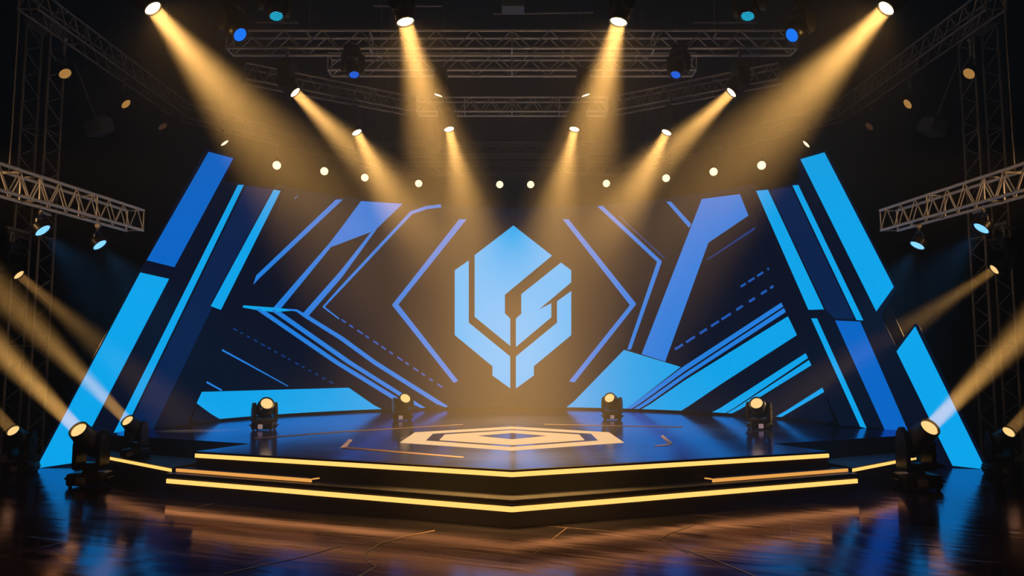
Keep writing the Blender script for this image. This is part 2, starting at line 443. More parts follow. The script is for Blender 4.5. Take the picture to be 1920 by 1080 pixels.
G = [  # (polygons, material) - each a graphic of the video wall
    ([[(551,373),(560,365),(554,372)]], 'blue'),
    ([[(630,374),(643,374),(487,521),(471,538),(479,518)]], 'blue'),
    ([[(677,377),(755,382),(703,432),(640,456),(621,463),(527,578),(512,578),(617,457),(640,427)]], 'blue'),
    ([[(695,436),(706,430),(641,520),(577,594),(567,589),(640,506)]], 'blue'),
    ([stroke([(827,386),(800,389),(771,399),(640,539),(606,576)], [6,6,6,5,3])], 'blue'),
    ([stroke([(606,575),(636,598)], [3,2])], 'blue'),
    ([[(861,411),(875,411),(747,571),(859,714),(851,718),(735,572)]], 'blue'),
    ([[(450,572),(518,577),(560,582),(512,585),(487,582),(452,576)]], 'cyan'),
    ([[(478,579),(492,579),(636,678),(778,765),(766,767),(628,682)]], 'blue'),
    ([[(505,580),(520,580),(660,678),(798,765),(789,767),(650,681)]], 'blue'),
    ([stroke([(525,579),(556,582),(574,593),(640,634),(703,680),(838,765)], [2,4,7,8,8,8])], 'blue'),
    (dashes((640,599),(835,730),13,3,0.7), 'mid'),
    (dashes((438,616),(630,722),15,2.6,0.5), 'dim'),
    ([stroke([(409,652),(455,677),(540,724)], [3,3,1.5])], 'blue'),
    ([stroke([(378,711),(416,732)], [3.5,3])], 'blue'),
    ([[(361,750),(371,735),(654,727),(716,770),(560,779),(412,788)]], 'cyan'),
    # the other half
    ([[(1055,411),(1066,411),(1193,570),(1077,717),(1067,715),(1181,572)]], 'blue'),
    ([[(1120,387),(1130,386),(1241,490),(1183,655),(1176,656),(1232,491)]], 'blue'),
    ([stroke([(1160,405),(1246,484)], [2,2.5])], 'dim'),
    ([[(1249,378),(1258,378),(1296,420),(1292,427)]], 'blue'),
    ([[(1316,373),(1387,364),(1403,404),(1328,455),(1247,678),(1203,664),(1281,463)]], 'blue'),
    ([[(1170,656),(1276,688),(1173,768),(1062,767)]], 'cyan'),
    ([[(1473,562),(1477,569),(1284,696),(1184,768),(1173,768),(1280,688)]], 'blue'),
    ([[(1478,572),(1481,580),(1284,708),(1198,769),(1188,768),(1284,700)]], 'blue'),
    ([[(1487,587),(1502,623),(1352,720),(1277,771),(1203,769),(1284,713)]], 'cyan'),
    ([[(1517,658),(1521,667),(1360,776),(1335,775)]], 'cyan'),
    ([[(1523,671),(1527,681),(1372,777),(1363,776)]], 'cyan'),
    ([[(1546,724),(1548,733),(1465,782),(1455,782)]], 'cyan'),
    ([stroke([(1415,428),(1326,487)], [4,2])], 'dim'),
    (dashes((1447,500),(1382,542),4,4,0.7), 'mid'),
    (dashes((1460,530),(1258,660),9,4.5,0.75), 'mid'),
]
for polys, mk in [([p], mk) for ps, mk in G for p in ps]: plate('screen_graphic', polys, cyl, 0.001, 0.006, M[mk], scr, SO)

# slanted light panels
def mx(p): return [(1920 - u, v) for u, v in p]
PL = Plane((-7.251, 11.583), (1, 0.6)); PR = Plane((7.15, 11.476), (-1, 0.6))
OL = Vector((-6.4, 12.1, 0)); OR = Vector((6.4, 12.0, 0))
body = [(385,279),(443,294),(421,338),(444,343),(533,354),(474,536),(376,740),(350,797),(284,802),(236,813),(190,862),(136,874),(60,884)]
pl = empty('slanted_panel', OL, 'leaning light panel, upper wide bar deep blue and lower one cyan, beside the video wall', 'light panel', 'slanted light panels')
plate('panel_body', [body], PL, -0.07, 0.0, M['panel'], pl, OL)
plate('rear_bracing', [[(365,330),(385,335),(200,780),(120,860)]], PL, -0.25, -0.08, M['black'], pl, OL)
plate('display_face', [body], PL, 0.0002, 0.0009, M['screen'], pl, OL)
for pg, mk in (([(391,285),(437,297),(327,501),(275,488)], 'deep'),
               ([(263,511),(317,523),(137,868),(68,878)], 'cyan'),
               ([(446,347),(457,347),(233,808),(213,812)], 'cyan'),
               ([(513,356),(526,358),(414,581),(395,574)], 'cyan'),
               ([(460,349),(511,356),(393,573),(397,578),(282,815),(236,810)], 'navy')):
    plate('light_bar' if mk != 'navy' else 'navy_panel', [pg], PL, 0.001, 0.014, M[mk], pl, OL)
bodyR = [(1404,354),(1444,353),(1484,344),(1498,337),(1497,296),(1549,281),(1682,540),(1652,592),(1680,650),(1716,606),(1724,612),(1856,884),(1782,877),(1725,855),(1700,815),(1640,802),(1575,798),(1548,740),(1450,536)]
pr = empty('slanted_panel', OR, 'leaning light panel, upper wide bar cyan and cut to a point, beside the video wall', 'light panel', 'slanted light panels')
plate('panel_body', [bodyR], PR, -0.07, 0.0, M['panel'], pr, OR)
plate('rear_bracing', [[(1555,330),(1535,335),(1720,780),(1800,860)]], PR, -0.25, -0.08, M['black'], pr, OR)
plate('display_face', [bodyR], PR, 0.0002, 0.0009, M['screen'], pr, OR)
for pg, mk in (([(1418,358),(1440,356),(1545,580),(1516,581)], 'cyan'),
               ([(1486,348),(1497,347),(1619,601),(1606,600)], 'cyan'),
               ([(1501,299),(1546,286),(1676,538),(1643,584)], 'cyan'),
               ([(1521,597),(1532,597),(1625,803),(1613,800)], 'cyan'),
               ([(1566,601),(1613,603),(1704,811),(1660,808)], 'deep'),
               ([(1716,612),(1681,659),(1786,873),(1848,880)], 'cyan'),
               ([(1443,357),(1484,351),(1602,598),(1566,598),(1548,580)], 'navy')):
    plate('light_bar' if mk != 'navy' else 'navy_panel', [pg], PR, 0.001, 0.014, M[mk], pr, OR)

# ------------------------------------------------------------------ trusses
def truss(name, label, p0, p1, w, h, bays, group=None, rc=0.024, rb=0.011, cat='truss', up=(0, 0, 1), fine=False, mat='steel', wires=(0.14, 0.86)):
    """box truss from p0 to p1 (points on the middle of its underside), four chords and zigzag braces"""
    p0, p1 = Vector(p0), Vector(p1); d = (p1 - p0).normalized(); up = Vector(up); sd = d.cross(up).normalized()
    root = empty(name, p0.lerp(p1, .5), label, cat, group); o = p0.lerp(p1, .5)
    cor = [(-.5, 0), (.5, 0), (.5, 1), (-.5, 1)]
    def P(t, c): return p0.lerp(p1, t) + sd*w*c[0] + up*h*c[1]
    for c in cor:
        b = MB(); b.tube(P(0, c), P(1, c), rc, 10)
        b.build('chord', M[mat], root, origin=o, smooth=True)
    sides = [(0, 3), (1, 2), (0, 1), (3, 2)]
    lat = MB()
    for si, (a, c) in enumerate(sides):
        A, Cc = cor[a], cor[c]
        for i in range(bays if si < 2 else 0):
            t0, tm, t1 = i / bays, (i + .5) / bays, (i + 1) / bays
            for q0, q1 in ((P(t0, A), P(tm, Cc)), (P(tm, Cc), P(t1, A))):
                if fine and si < 2:
                    b = MB(); b.tube(q0, q1, rb, 6); b.build('brace', M[mat], root, origin=o, smooth=True)
                else: lat.tube(q0, q1, rb, 6)
    for t in [0.0] + [k / 4 for k in (1, 2, 3)] + [1.0]:
        fr = MB() if fine else lat
        for a, c in sides: fr.tube(P(t, cor[a]), P(t, cor[c]), rb * 1.25, 6)
        if fine: fr.build('cross_frame', M[mat], root, origin=o, smooth=True)
    if fine: lat.bm.free()
    else: lat.build('lattice', M[mat], root, origin=o, smooth=True)
    if abs(d.z) < 0.5:
        for t in wires:
            q = p0.lerp(p1, t) + up*h
            b = MB(); b.tube(q, (q.x, q.y, 9.99), 0.008, 6); b.tube(q - up*0.03 + sd*w*.5, q - up*0.03 - sd*w*.5, 0.018, 8)
            b.build('hanging_wire', M['darksteel'], root, origin=o)
    return root
ZT = on_y(960, 57, 12.0).z; ZB = on_y(960, 90, 12.0).z; TH = ZT - ZB
def dep(v): return on_z(960, v, ZT).y
T1, T2, T3, T4, T5 = 12.0, dep(100), dep(182), dep(267), dep(305)
W_ = 0.30
truss('overhead_truss', 'straight grey overhead truss nearest the audience, blue-tinted at both ends', (-4.75, T1 + W_/2, ZB), (4.75, T1 + W_/2, ZB), W_, TH, 15, 'overhead trusses', fine=True)
truss('overhead_truss', 'second straight overhead truss, just behind the foremost one', (-3.3, T2 + W_/2, ZB), (3.3, T2 + W_/2, ZB), W_, TH, 10, 'overhead trusses')
truss('overhead_truss', 'third straight overhead truss, short and joined to angled trusses', (-2.0, T3 + W_/2, ZB), (2.0, T3 + W_/2, ZB), W_, TH, 9, 'overhead trusses')
truss('overhead_truss', 'faint straight overhead truss in haze above the top of the video wall', (-4.0, T4 + W_/2, ZB), (4.0, T4 + W_/2, ZB), W_, TH, 16, 'overhead trusses', mat='darksteel')
truss('overhead_truss', 'rearmost straight overhead truss carrying the middle of the round lamp row', (-3.0, T5 + W_/2, ZB), (3.0, T5 + W_/2, ZB), W_, TH, 12, 'overhead trusses', mat='darksteel')
for sx, nm in ((-1, SA), (1, SB)):
    truss('angled_truss', 'angled overhead truss meeting the third straight truss, above the ' + nm, (sx*5.0, T1 + 1.5, ZB), (sx*2.15, T3 + 0.1, ZB), W_, TH, 10, 'angled trusses', mat='darksteel')
    truss('angled_truss', 'hazy angled rear truss with round lamps, behind the ' + nm, (sx*7.1, 15.75, ZB), (sx*3.15, T5 + 0.1, ZB), W_, TH, 16, 'angled trusses', mat='darksteel')
    truss('side_truss', 'high dark side truss running to the back, carrying amber lamps above the ' + nm, (sx*7.15, 10.6, ZB), (sx*7.1, 15.5, ZB), W_, TH, 14, 'high side trusses', mat='darksteel', rc=0.02)
    LZ = on_y(265, 432, 11.0).z
    q0 = Vector((sx*6.06, 6.8, LZ)); q1 = Vector((sx*5.62, 11.0, LZ))
    truss('side_truss', 'lower side truss, amber near, blue at far end, with icy lamps, by the ' + nm, q0, q1, 0.26, 0.30, 13, 'lower side trusses', fine=True, wires=(0.06, 0.42), rc=0.021, rb=0.008)
    tw = truss('truss_tower', 'upright dark truss tower at stage side, outside the ' + nm, (sx*8.15, 12.4, 0.03), (sx*8.15, 12.4, 7.4), 0.42, 0.42, 16, 'truss towers', up=(0, 1, 0), mat='darksteel', rc=0.022)
    b = MB(); b.box((sx*8.15, 12.61, 0.015), (0.7, 0.7, 0.03), bevel=0.006); b.build('base_plate', M['darksteel'], tw, origin=tw.location)
    b = MB(); b.box((sx*8.15, 12.61, 7.45), (0.5, 0.5, 0.09), bevel=0.01); b.build('top_plate', M['darksteel'], tw, origin=tw.location)
# truss above the picture that carries the nearest lamps
truss('overhead_truss', 'overhead truss above the nearest lamps, close to the audience', (-5.2, 9.15, 6.72), (5.2, 9.15, 6.72), 0.3, 0.3, 22, 'overhead trusses')
# roof pipes
for k, (u0, u1, v, y) in enumerate([(700, 830, 11, 13), (925, 1112, 26, 12.6), (480, 560, 42, 13.2), (1300, 1420, 42, 13.2)]):
    a = on_y(u0, v, y); c = on_y(u1, v - (3 if k == 1 else 0), y); b = MB(); b.tube(a, c, 0.02)
    tag(b.build('ceiling_pipe', M['darksteel']), kind='structure')
# ------------------------------------------------------------------ lamps (unit height 1, base at z = 0, head turned about z = 0.62)
HL = 0.62
def yoke_mesh(w=0.285, t=0.10, d=0.32):
    b = MB()
    b.box((0, 0, 0.29), (d, 2*w + t, 0.10), bevel=0.025)
    for s in (-1, 1):
        pr_ = [(-d/2, 0.26), (d/2, 0.26), (d/2, 0.60), (d*0.36, 0.76), (d*0.12, 0.83), (-d*0.12, 0.83), (-d*0.36, 0.76), (-d/2, 0.60)]
        bm = bmesh.new(); vs = [bm.verts.new((x, s*w - t/2, z)) for x, z in pr_]; f = bm.faces.new(vs)
        r = bmesh.ops.extrude_face_region(bm, geom=[f]); bmesh.ops.translate(bm, vec=(0, t, 0), verts=[g for g in r['geom'] if isinstance(g, bmesh.types.BMVert)])
        bmesh.ops.recalc_face_normals(bm, faces=bm.faces)
        bmesh.ops.bevel(bm, geom=[e for e in bm.edges], offset=0.012, segments=2, affect='EDGES'); b.merge(bm)
        b.tube((0, s*(w - t/2 - 0.05), HL), (0, s*(w + t/2 + 0.012), HL), 0.055, 16)
    return b
def base_mesh(w, d, h):
    b = MB(); b.box((0, 0, h/2 + 0.012), (d, w, h - 0.024), bevel=0.035)
    b.tube((0, 0, h - 0.015), (0, 0, 0.25), 0.13, 20, 0.12)
    return b
def head_mesh():
    b = MB()
    b.lathe_x([(-.235, .06), (-.225, .10), (-.19, .13), (-.185, .142), (-.155, .146), (-.150, .138), (-.135, .138), (-.13, .15), (-.10, .154), (-.095, .146), (-.08, .146), (-.075, .160), (.06, .168), (.16, .163), (.17, .156), (.28, .145), (.345, .138)], 30, 0.25)
    b.box((-.02, 0, 0), (.16, .42, .16), bevel=.03)
    return b
def make(name, fn, mat, smooth=True):
    o = fn.build(name, mat, smooth=smooth); me = o.data; bpy.data.objects.remove(o); return me
def lens_mesh(r, x):
    b = MB(); prof = [(x - 0.02, r)] + [(x + 0.025*(1 - (k/6)**2), r*k/6) for k in range(6, 0, -1)] + [(x + 0.025, r*0.02)]
    b.lathe_x(prof, 28); return b
def ring_mesh(r, x):
    b = MB(); n = 30; prof = [(x-0.03, r+0.026), (x+0.02, r+0.03), (x+0.03, r+0.012), (x+0.012, r+0.001), (x-0.03, r+0.001)]
    rings = [[b.bm.verts.new((px, pr_*math.cos(2*PI*k/n), pr_*math.sin(2*PI*k/n))) for k in range(n)] for px, pr_ in prof]
    for i in range(len(rings)):
        a, c = rings[i], rings[(i+1) % len(rings)]
        for k in range(n): b.bm.faces.new((a[k], a[(k+1) % n], c[(k+1) % n], c[k]))
    return b
def feet_mesh(x, y):
    b = MB(); b.tube((x, y, 0), (x, y, 0.02), 0.03, 12); return b
ME = dict(
    base=make('base', base_mesh(.60, .46, .20), M['black']), yoke=make('yoke', yoke_mesh(), M['black2']), head=make('head', head_mesh(), M['black2']),
    ring=make('lens_ring', ring_mesh(.118, .345), M['black']),
    foot=[make('foot', feet_mesh(x, y), M['rubber']) for x in (-.17, .17) for y in (-.24, .24)])
b = MB(); b.box((.235, -.03, .10), (.012, .16, .10), bevel=.004); ME['display'] = make('display', b, M['silver'])
b = MB(); b.box((.236, -.03, .10), (.012, .13, .11), bevel=.004); ME['screen'] = make('display', b, M['lcd'])
def hb(s):
    b = MB(); b.path([(-.12, s*.30, .10), (-.12, s*.36, .12), (.12, s*.36, .12), (.12, s*.30, .10)], .018, 8); return b
ME['handle'] = [make('handle', hb(s), M['black']) for s in (-1, 1)]
LENS = {}
def lens_data(mk, r, x):
    if (mk, r) not in LENS: LENS[(mk, r)] = make('lens', lens_mesh(r, x), M[mk])
    return LENS[(mk, r)]
# par can: clamp block, U bracket, short can
def par_yoke():
    b = MB()
    pts = [(0, -.25, .60), (0, -.25, .32), (0, -.21, .24), (0, -.12, .20), (0, .12, .20), (0, .21, .24), (0, .25, .32), (0, .25, .60)]
    for a, c in zip(pts, pts[1:]): b.box((0, 0, 0), (.07, .022, (Vector(c)-Vector(a)).length + .012), Matrix.Translation((Vector(a)+Vector(c))/2) @ (Vector(c)-Vector(a)).to_track_quat('Z', 'X').to_matrix().to_4x4() @ Matrix.Rotation(PI/2 if False else 0, 4, 'Z'))
    for s in (-1, 1): b.tube((0, s*.20, HL), (0, s*.285, HL), .045, 14)
    return b
def par_head():
    b = MB(); b.lathe_x([(-.22, .08), (-.21, .13), (-.12, .19), (-.10, .205), (-.08, .205), (-.075, .195), (-.05, .195), (-.045, .21), (.14, .215), (.15, .225), (.175, .225)], 30); return b
def par_base():
    b = MB(); b.box((0, 0, .07), (.13, .13, .12), bevel=.02); b.tube((0, 0, .12), (0, 0, .22), .035, 12); return b
MP = dict(base=make('base', par_base(), M['black']), yoke=make('yoke', par_yoke(), M['black2']), head=make('head', par_head(), M['black2']), ring=make('lens_ring', ring_mesh(.195, .175), M['black']))

def child(me, name, parent, loc=(0, 0, 0), rot=None, scale=None):
    o = bpy.data.objects.new(name, me); C.objects.link(o); o.parent = parent; o.location = loc
    if rot is not None: o.rotation_euler = rot
    if scale is not None: o.scale = scale
    return o
def spot(p, direction, power, angle, radius=0.05, blend=1.0, col=WARM, name='spill_light'):
    L = bpy.data.lights.new(name, 'SPOT'); L.energy = power; L.spot_size = math.radians(angle); L.spot_blend = blend
    L.shadow_soft_size = radius; L.color = col
    o = bpy.data.objects.new(name, L); C.objects.link(o); o.location = p
    o.rotation_euler = Vector(direction).to_track_quat('-Z', 'Y').to_euler()
    return o
def beam_light(p, direction, power, angle, radius, col=WARM):
    """the lit front glass of a lamp: a disc that sends its light into a narrow cone"""
    L = bpy.data.lights.new('beam_light', 'AREA'); L.shape = 'DISK'; L.size = 2 * radius; L.energy = power
    L.spread = math.radians(angle); L.color = col
    o = bpy.data.objects.new('beam_light', L); C.objects.link(o); o.location = p
    o.rotation_euler = Vector(direction).to_track_quat('-Z', 'Y').to_euler()
    return o
def lamp(kind, name, label, cat, group, H, dirv, root=None, lens_at=None, hang_z=None, lens='hot', base_yaw=0.0, hr=1.0, wide=1.0, beam=None, arm=0.2, small=False, slim=1.0):
    """kind 'mover' or 'par'. Standing: root given. Hanging: lens_at given, hung under z = hang_z"""
    par = kind == 'par'; D = MP if par else ME
    d = Vector(dirv).normalized(); lx = .175 if par else .345; lr = .195 if par else .118
    hang = lens_at is not None
    flip = Matrix.Rotation(PI, 4, 'X') if hang else Matrix.Identity(4)
    dl = flip.inverted().to_3x3() @ d
    pan = math.atan2(dl.y, dl.x); el = math.asin(max(-1, min(1, dl.z)))
    if hang:
        piv = Vector(lens_at) - d * lx * H
        root = piv + Vector((0, 0, HL*H))
    r = empty(name, root, label, cat, group)
    r.rotation_euler = (flip @ Matrix.Rotation(pan, 4, 'Z')).to_euler(); r.scale = (H, H, H)
    br = (0, 0, -pan + base_yaw)
    bo = child(D['base'], 'base', r, rot=br, scale=(wide*(1+slim)/2, wide*(1+slim)/2, 1))
    if not par:
        if not hang:
            for f in ME['foot']: child(f, 'foot', bo)
            child(ME['screen' if small else 'display'], 'display', bo)
        for f in ME['handle']: child(f, 'handle', bo)
        if small: bo.scale = (wide, wide, 1.22)
    child(D['yoke'], 'yoke', r, scale=(slim, wide*slim, 1))
    hd = child(D['head'], 'head', r, loc=(0, 0, HL), rot=(0, -el, 0), scale=(1, hr, hr))
    child(lens_data(lens, lr, lx), 'lens', hd); child(D['ring'], 'lens_ring', hd)
    if hang and hang_z is not None:
        L = (hang_z - root.z) / H
        b = MB()
        if L > 0.02:
            b.tube((0, 0, 0.01), (0, 0, -L), .022 / H, 10)
            b.tube((0, -.06, -L), (0, .06, -L), .035 / H, 12)
        else:
            v = r.rotation_euler.to_matrix().inverted() @ Vector((0, arm, 0.0)) / H
            b.tube((0, 0, .02), v + Vector((0, 0, .02)), .02 / H, 10)
        b.build('hanging_clamp', M['darksteel'], r, smooth=True)
        if L <= 0.02: print('LOW', label, round(hang_z - root.z, 3))
    if lens == 'hot' and beam and lens_at.y < 10:
        spill(Vector(lens_at) + d*.05, d, 36)
    if beam:
        p = (root + Vector((0, 0, (-1 if hang else 1) * HL * H))) + d * (lx + 0.045) * H
        (spot if 'blend' in beam else beam_light)(p, d, **beam)
    return r
def toward(u, v, y, u2, v2, ratio):
    """lens position, and an aim that runs along the picture direction while showing the lens as an ellipse of this ratio"""
    a = on_y(u, v, y); c = -ray(u, v).normalized()
    t = ray(u2, v2) - ray(u, v); t = (t - c * t.dot(c)).normalized()
    return a, c * ratio + t * math.sqrt(1 - ratio * ratio)

# --- beams from above: (u, v, depth, target u, v, depth, hang z, H, label, power, angle)
NEAR = 6.72
def pair(u, v, y, u2, v2, y2, hz, H, labA, labB, cat, group, lens, kind='mover', hr=1.25, beam=None, mir=None):
    a, d = toward(u, v, y, u2, v2, y2)
    lamp(kind, 'moving_head_light' if kind == 'mover' else 'par_light', labA, cat, group, H, d, lens_at=a, hang_z=hz, lens=lens, hr=hr, beam=beam)
    if mir: u, v = mir
    else: u = 1920 - u
    a, d = toward(u, v, y, 1920 - u2, v2, y2)
    lamp(kind, 'moving_head_light' if kind == 'mover' else 'par_light', labB, cat, group, H, d, lens_at=a, hang_z=hz, lens=lens, hr=hr, beam=beam)
def bm_(p, a, r=0.05): return dict(power=p, angle=a, radius=r)
GB = 'hanging lamps with warm beams'
UZ = ZB - 0.065
def spill(p, d, power): spot(p, d, power, 150, .06, 1.0, WARM, 'spill_light')
pair(286, 15, 9.0, 470, 240, .55, NEAR - .065, 0.62, 'outermost hanging lamp with widest warm beam, at the top above the ' + SA, 'outermost hanging lamp with widest warm beam, at the top above the ' + SB,
     'stage light', GB, 'hot', hr=1.4, beam=bm_(90, 29, .095), mir=(1662, 15))
pair(760, 40, 9.0, 806, 230, .50, NEAR - .065, 0.62, 'high hanging lamp with long beam just off centre, toward the ' + SA, 'high hanging lamp with long beam just off centre, toward the ' + SB,
     'stage light', GB, 'hot', hr=1.4, beam=bm_(88, 31, .095))
pair(553, 173, 12.0, 660, 280, .42, UZ, 0.60, 'lamp with warm beam hung under the foremost truss, toward the ' + SA, 'lamp with warm beam hung under the foremost truss, toward the ' + SB,
     'stage light', GB, 'hot', hr=1.3, beam=bm_(62, 25, .085), mir=(1372, 173))
pair(669, 248, 14.2, 728, 360, .50, UZ, 0.56, 'lamp with warm beam hung under the angled truss, toward the ' + SA, 'lamp with warm beam hung under the angled truss, toward the ' + SB,
     'stage light', GB, 'hot', hr=1.4, beam=bm_(68, 33, .085), mir=(1250, 248))
pair(842, 242, 14.75, 877, 400, .50, UZ, 0.54, 'innermost lamp with beam falling before the emblem, on third truss toward the ' + SA, 'innermost lamp with beam falling before the emblem, on third truss toward the ' + SB,
     'stage light', GB, 'hot', hr=1.5, beam=bm_(68, 33, .085), mir=(1077, 242))
pair(822, 178, 12.70, 806, 230, .22, UZ, 0.46, 'lamp seen edge-on, hung under the second truss, toward the ' + SA, 'lamp seen edge-on, hung under the second truss, toward the ' + SB,
     'stage light', 'edge-on lamps on the second truss', 'hot', hr=1.4)
BLUEC = (.02, .16, 1.0)
pair(518, 30, 9.3, 530, 90, .75, NEAR - .065, 0.62, 'lamp with striped cyan lens near the top, toward the ' + SA, 'lamp with striped cyan lens near the top, toward the ' + SB,
     'stage light', 'cyan striped lamps', 'lcyan', hr=1.1)
pair(450, 65, 9.6, 500, 110, .75, NEAR - .065, 0.56, 'lamp with plain bright blue lens near the top, toward the ' + SA, 'lamp with plain bright blue lens near the top, toward the ' + SB,
     'stage light', 'blue lamps', 'lblue', hr=1.4, mir=(1485, 66))
pair(664, 140, 11.62, 676, 200, .72, UZ, 0.52, 'small lamp with blue lens hung under the foremost truss, toward the ' + SA, 'small lamp with blue lens hung under the foremost truss, toward the ' + SB,
     'stage light', 'blue lamps', 'lblue2', hr=1.25, mir=(1267, 140))
# --- par lamps on the high side trusses
for (u, v, um, y, u2, v2, ratio, ln, a_) in ((122, 138, 1817, 11.5, 172, 200, .72, 'amber', 'nearest amber honeycomb lamp on the high side truss above the '), (236, 195, 1702, 13.2, 286, 240, .55, 'amber', 'second amber honeycomb lamp on the high side truss above the '),
                          (305, 237, 1630, 14.8, 345, 285, .52, 'dull', 'unlit brownish lamp on the high side truss above the '), (421, 268, 1512, 16.0, 461, 318, .32, 'row', 'small lamp seen edge-on just over the top of the ')):
    pair(u, v, y, u2, v2, ratio, UZ, 0.40, a_ + SA, a_ + SB, 'stage light', 'par lamps on the high side trusses', ln, kind='par', hr=1.2, mir=(um, v + (2 if um == 1512 else 0)))
# --- icy lamps under the lower side trusses
for (u, v, um, vm, y, u2, v2, a_) in ((80, 432, 1840, 428, 9.2, 128, 484, 'nearer icy blue lamp under the lower side truss, outside the '), (187, 459, 1720, 460, 10.25, 230, 508, 'farther icy blue lamp under the lower side truss, beside the ')):
    pair(u, v, y, u2, v2, 0.42, LZ - .062, 0.32, a_ + SA, a_ + SB, 'stage light', 'icy lamps under the lower side trusses', 'ice', kind='par', hr=1.5, mir=(um, vm), beam=dict(power=220, angle=60, radius=.1, blend=.9, col=(.05, .35, 1.0)))
# --- rear row of round lamps
row = [(519, 310), (608, 321), (684, 333), (785, 344), (937, 346), (995, 346), (1137, 344), (1249, 334), (1338, 322), (1428, 310)]
def row_depth(u):
    x = abs(u - 960) / F
    # on the rear truss, or on the angled rear trusses beyond x = 3
    y = T5 + W_/2
    if x * y <= 3.1: return y
    k = (y - 15.75 - 0.0) / (7.1 - 3.15)
    return (y + k * 3.15) / (1 + k * x)
ordn = ['outermost', 'second', 'third', 'fourth', 'innermost']
for i, (u, v) in enumerate(row):
    y = row_depth(u); a = on_y(u, v, y)
    w = ordn[i] if i < 5 else ordn[9 - i]; sd = SA if i < 5 else SB
    lamp('par', 'par_light', f'{w} round glowing lamp of the rear row, counted from the {sd} to the middle', 'stage light', 'rear row of round lamps', 0.31, Vector((0, 0, 1.2)) - Vector((a.x*0.3, a.y, a.z)) * 0.6,
         lens_at=a, hang_z=UZ, lens='row', hr=1.65)
# --- lamps on the towers
for sx, nm, u, v, u2, v2 in ((-1, SA, 35, 515, 110, 580), (1, SB, 1865, 505, 1780, 562)):
    a, d = toward(u, v, 11.9, u2, v2, .45)
    zz = a.z + 0.75; piv = a - d.normalized()*.345*.62
    lamp('mover', 'moving_head_light', 'lamp with brownish beam hung at the truss tower, outside the ' + nm, 'stage light', 'tower lamps', 0.62, d, lens_at=a, hang_z=zz - .065, lens='warm', hr=1.15, beam=bm_(16, 15, .07))
    b = MB(); b.tube((piv.x, piv.y - .1, zz), (piv.x, 12.345, zz), .026, 10); b.tube((piv.x - sx*.03, 12.345, zz), (sx*8.4, 12.345, zz), .026, 10)
    tag(b.build('mounting_arm', M['darksteel']), 'dark pipe arm on the truss tower holding a lamp, outside the ' + nm, 'pipe', 'pipe arms')

# --- floor and step lamps
def ground_lamp(u, v, z, H, aim, label, group, lens='warm', wide=1.0, hr=1.0, yaw=-PI/2, beam=None, cat='stage light', small=False, slim=1.0):
    p = on_z(u, v, z)
    lamp('mover', 'moving_head_light', label, cat, group, H, aim, root=p, lens=lens, base_yaw=yaw, wide=wide, hr=hr, beam=beam, small=small, slim=slim)
GF = 'lamps on the floor beside the stage'
def up_aim(u, v, u2, v2, ratio): return toward(u, v, 10, u2, v2, ratio)[1]
ground_lamp(168, 911, 0, 0.89, up_aim(148, 805, 40, 695, .64), 'large black lamp on floor throwing beam up, at foot of the ' + SA, GF, hr=0.95, slim=.70, beam=bm_(52, 9, .085))
ground_lamp(40, 886, 0, 0.74, up_aim(32, 806, -60, 712, .64), 'dark lamp on floor at picture edge, outside the ' + SA, GF, hr=0.95, slim=.70, beam=bm_(16, 9, .08))
ground_lamp(254, 858, 0.3255, 0.60, up_aim(237, 797, 165, 725, .58), 'smaller lamp with beam on the side step, beside the large floor lamp', GF, beam=bm_(30, 9, .07), hr=1.05, slim=.74)
ground_lamp(1720, 916, 0, 0.95, up_aim(1735, 794, 1850, 675, .64), 'large black lamp on floor throwing beam up, at foot of the ' + SB, GF, hr=0.95, slim=.70, beam=bm_(52, 9, .085))
ground_lamp(1876, 890, 0, 0.74, up_aim(1885, 800, 1960, 722, .64), 'dark lamp on floor at picture edge, outside the ' + SB, GF, hr=0.95, slim=.70, beam=bm_(16, 9, .08))
GS = 'small lamps on the stage deck'
for sx, nm, u1, v1, u2, v2 in ((1, SA, 495, 806, 755, 788), (-1, SB, 1424, 805, 1148, 787)):
    ground_lamp(u1, v1, ZD + .0005, .52, (sx*.42, -.72, .55), 'small black lamp on the deck, outer one on the side of the ' + nm, GS, wide=1.1, hr=1.5, small=True)
    ground_lamp(u2, v2, ZD + .0005, .50, (sx*.36, -.76, .55), 'small black lamp on the deck, inner one beside the emblem, toward the ' + nm, GS, wide=1.1, hr=1.5, small=True)

# --- boxes hung at the sides and in the roof
for sx, nm, u in ((-1, SA, 186), (1, SB, 1749)):
    a = on_y(u, 238, 12.6); r = empty('hanging_speaker', a, 'small dark grey box hung below the high side truss, above the ' + nm, 'speaker', 'hanging boxes')
    r.rotation_euler = (0.25, sx*0.28, sx*0.35)
    b = MB(); b.box((0, 0, 0), (.36, .30, .25), bevel=.02); b.build('cabinet', M['boxgrey'], r)
    b = MB(); b.box((0, -.156, 0), (.31, .012, .20), bevel=.004); b.build('grille', M['boxgrey'], r)
    b = MB(); b.path([(-.19, 0, 0), (-.19, 0, .16), (.19, 0, .16), (.19, 0, 0)], .012, 6); b.build('bracket', M['darksteel'], r)
    b = MB(); b.tube((0, 0, .16), (0, 0, ZB - a.z), .012, 6); b.build('pole', M['darksteel'], r)
a = on_y(962, 6, 11.2)
b = MB(); b.box((0, 0, 0), (.36, .3, .24), bevel=.015)
r = empty('hanging_box', a, 'small dark blue-grey box hung in the roof above the middle of the stage', 'box')
b.build('cabinet', M['boxgrey'], r)
b = MB(); b.tube((0, 0, .12), (0, 0, 9.98 - a.z), .012, 6); b.build('pole', M['darksteel'], r)

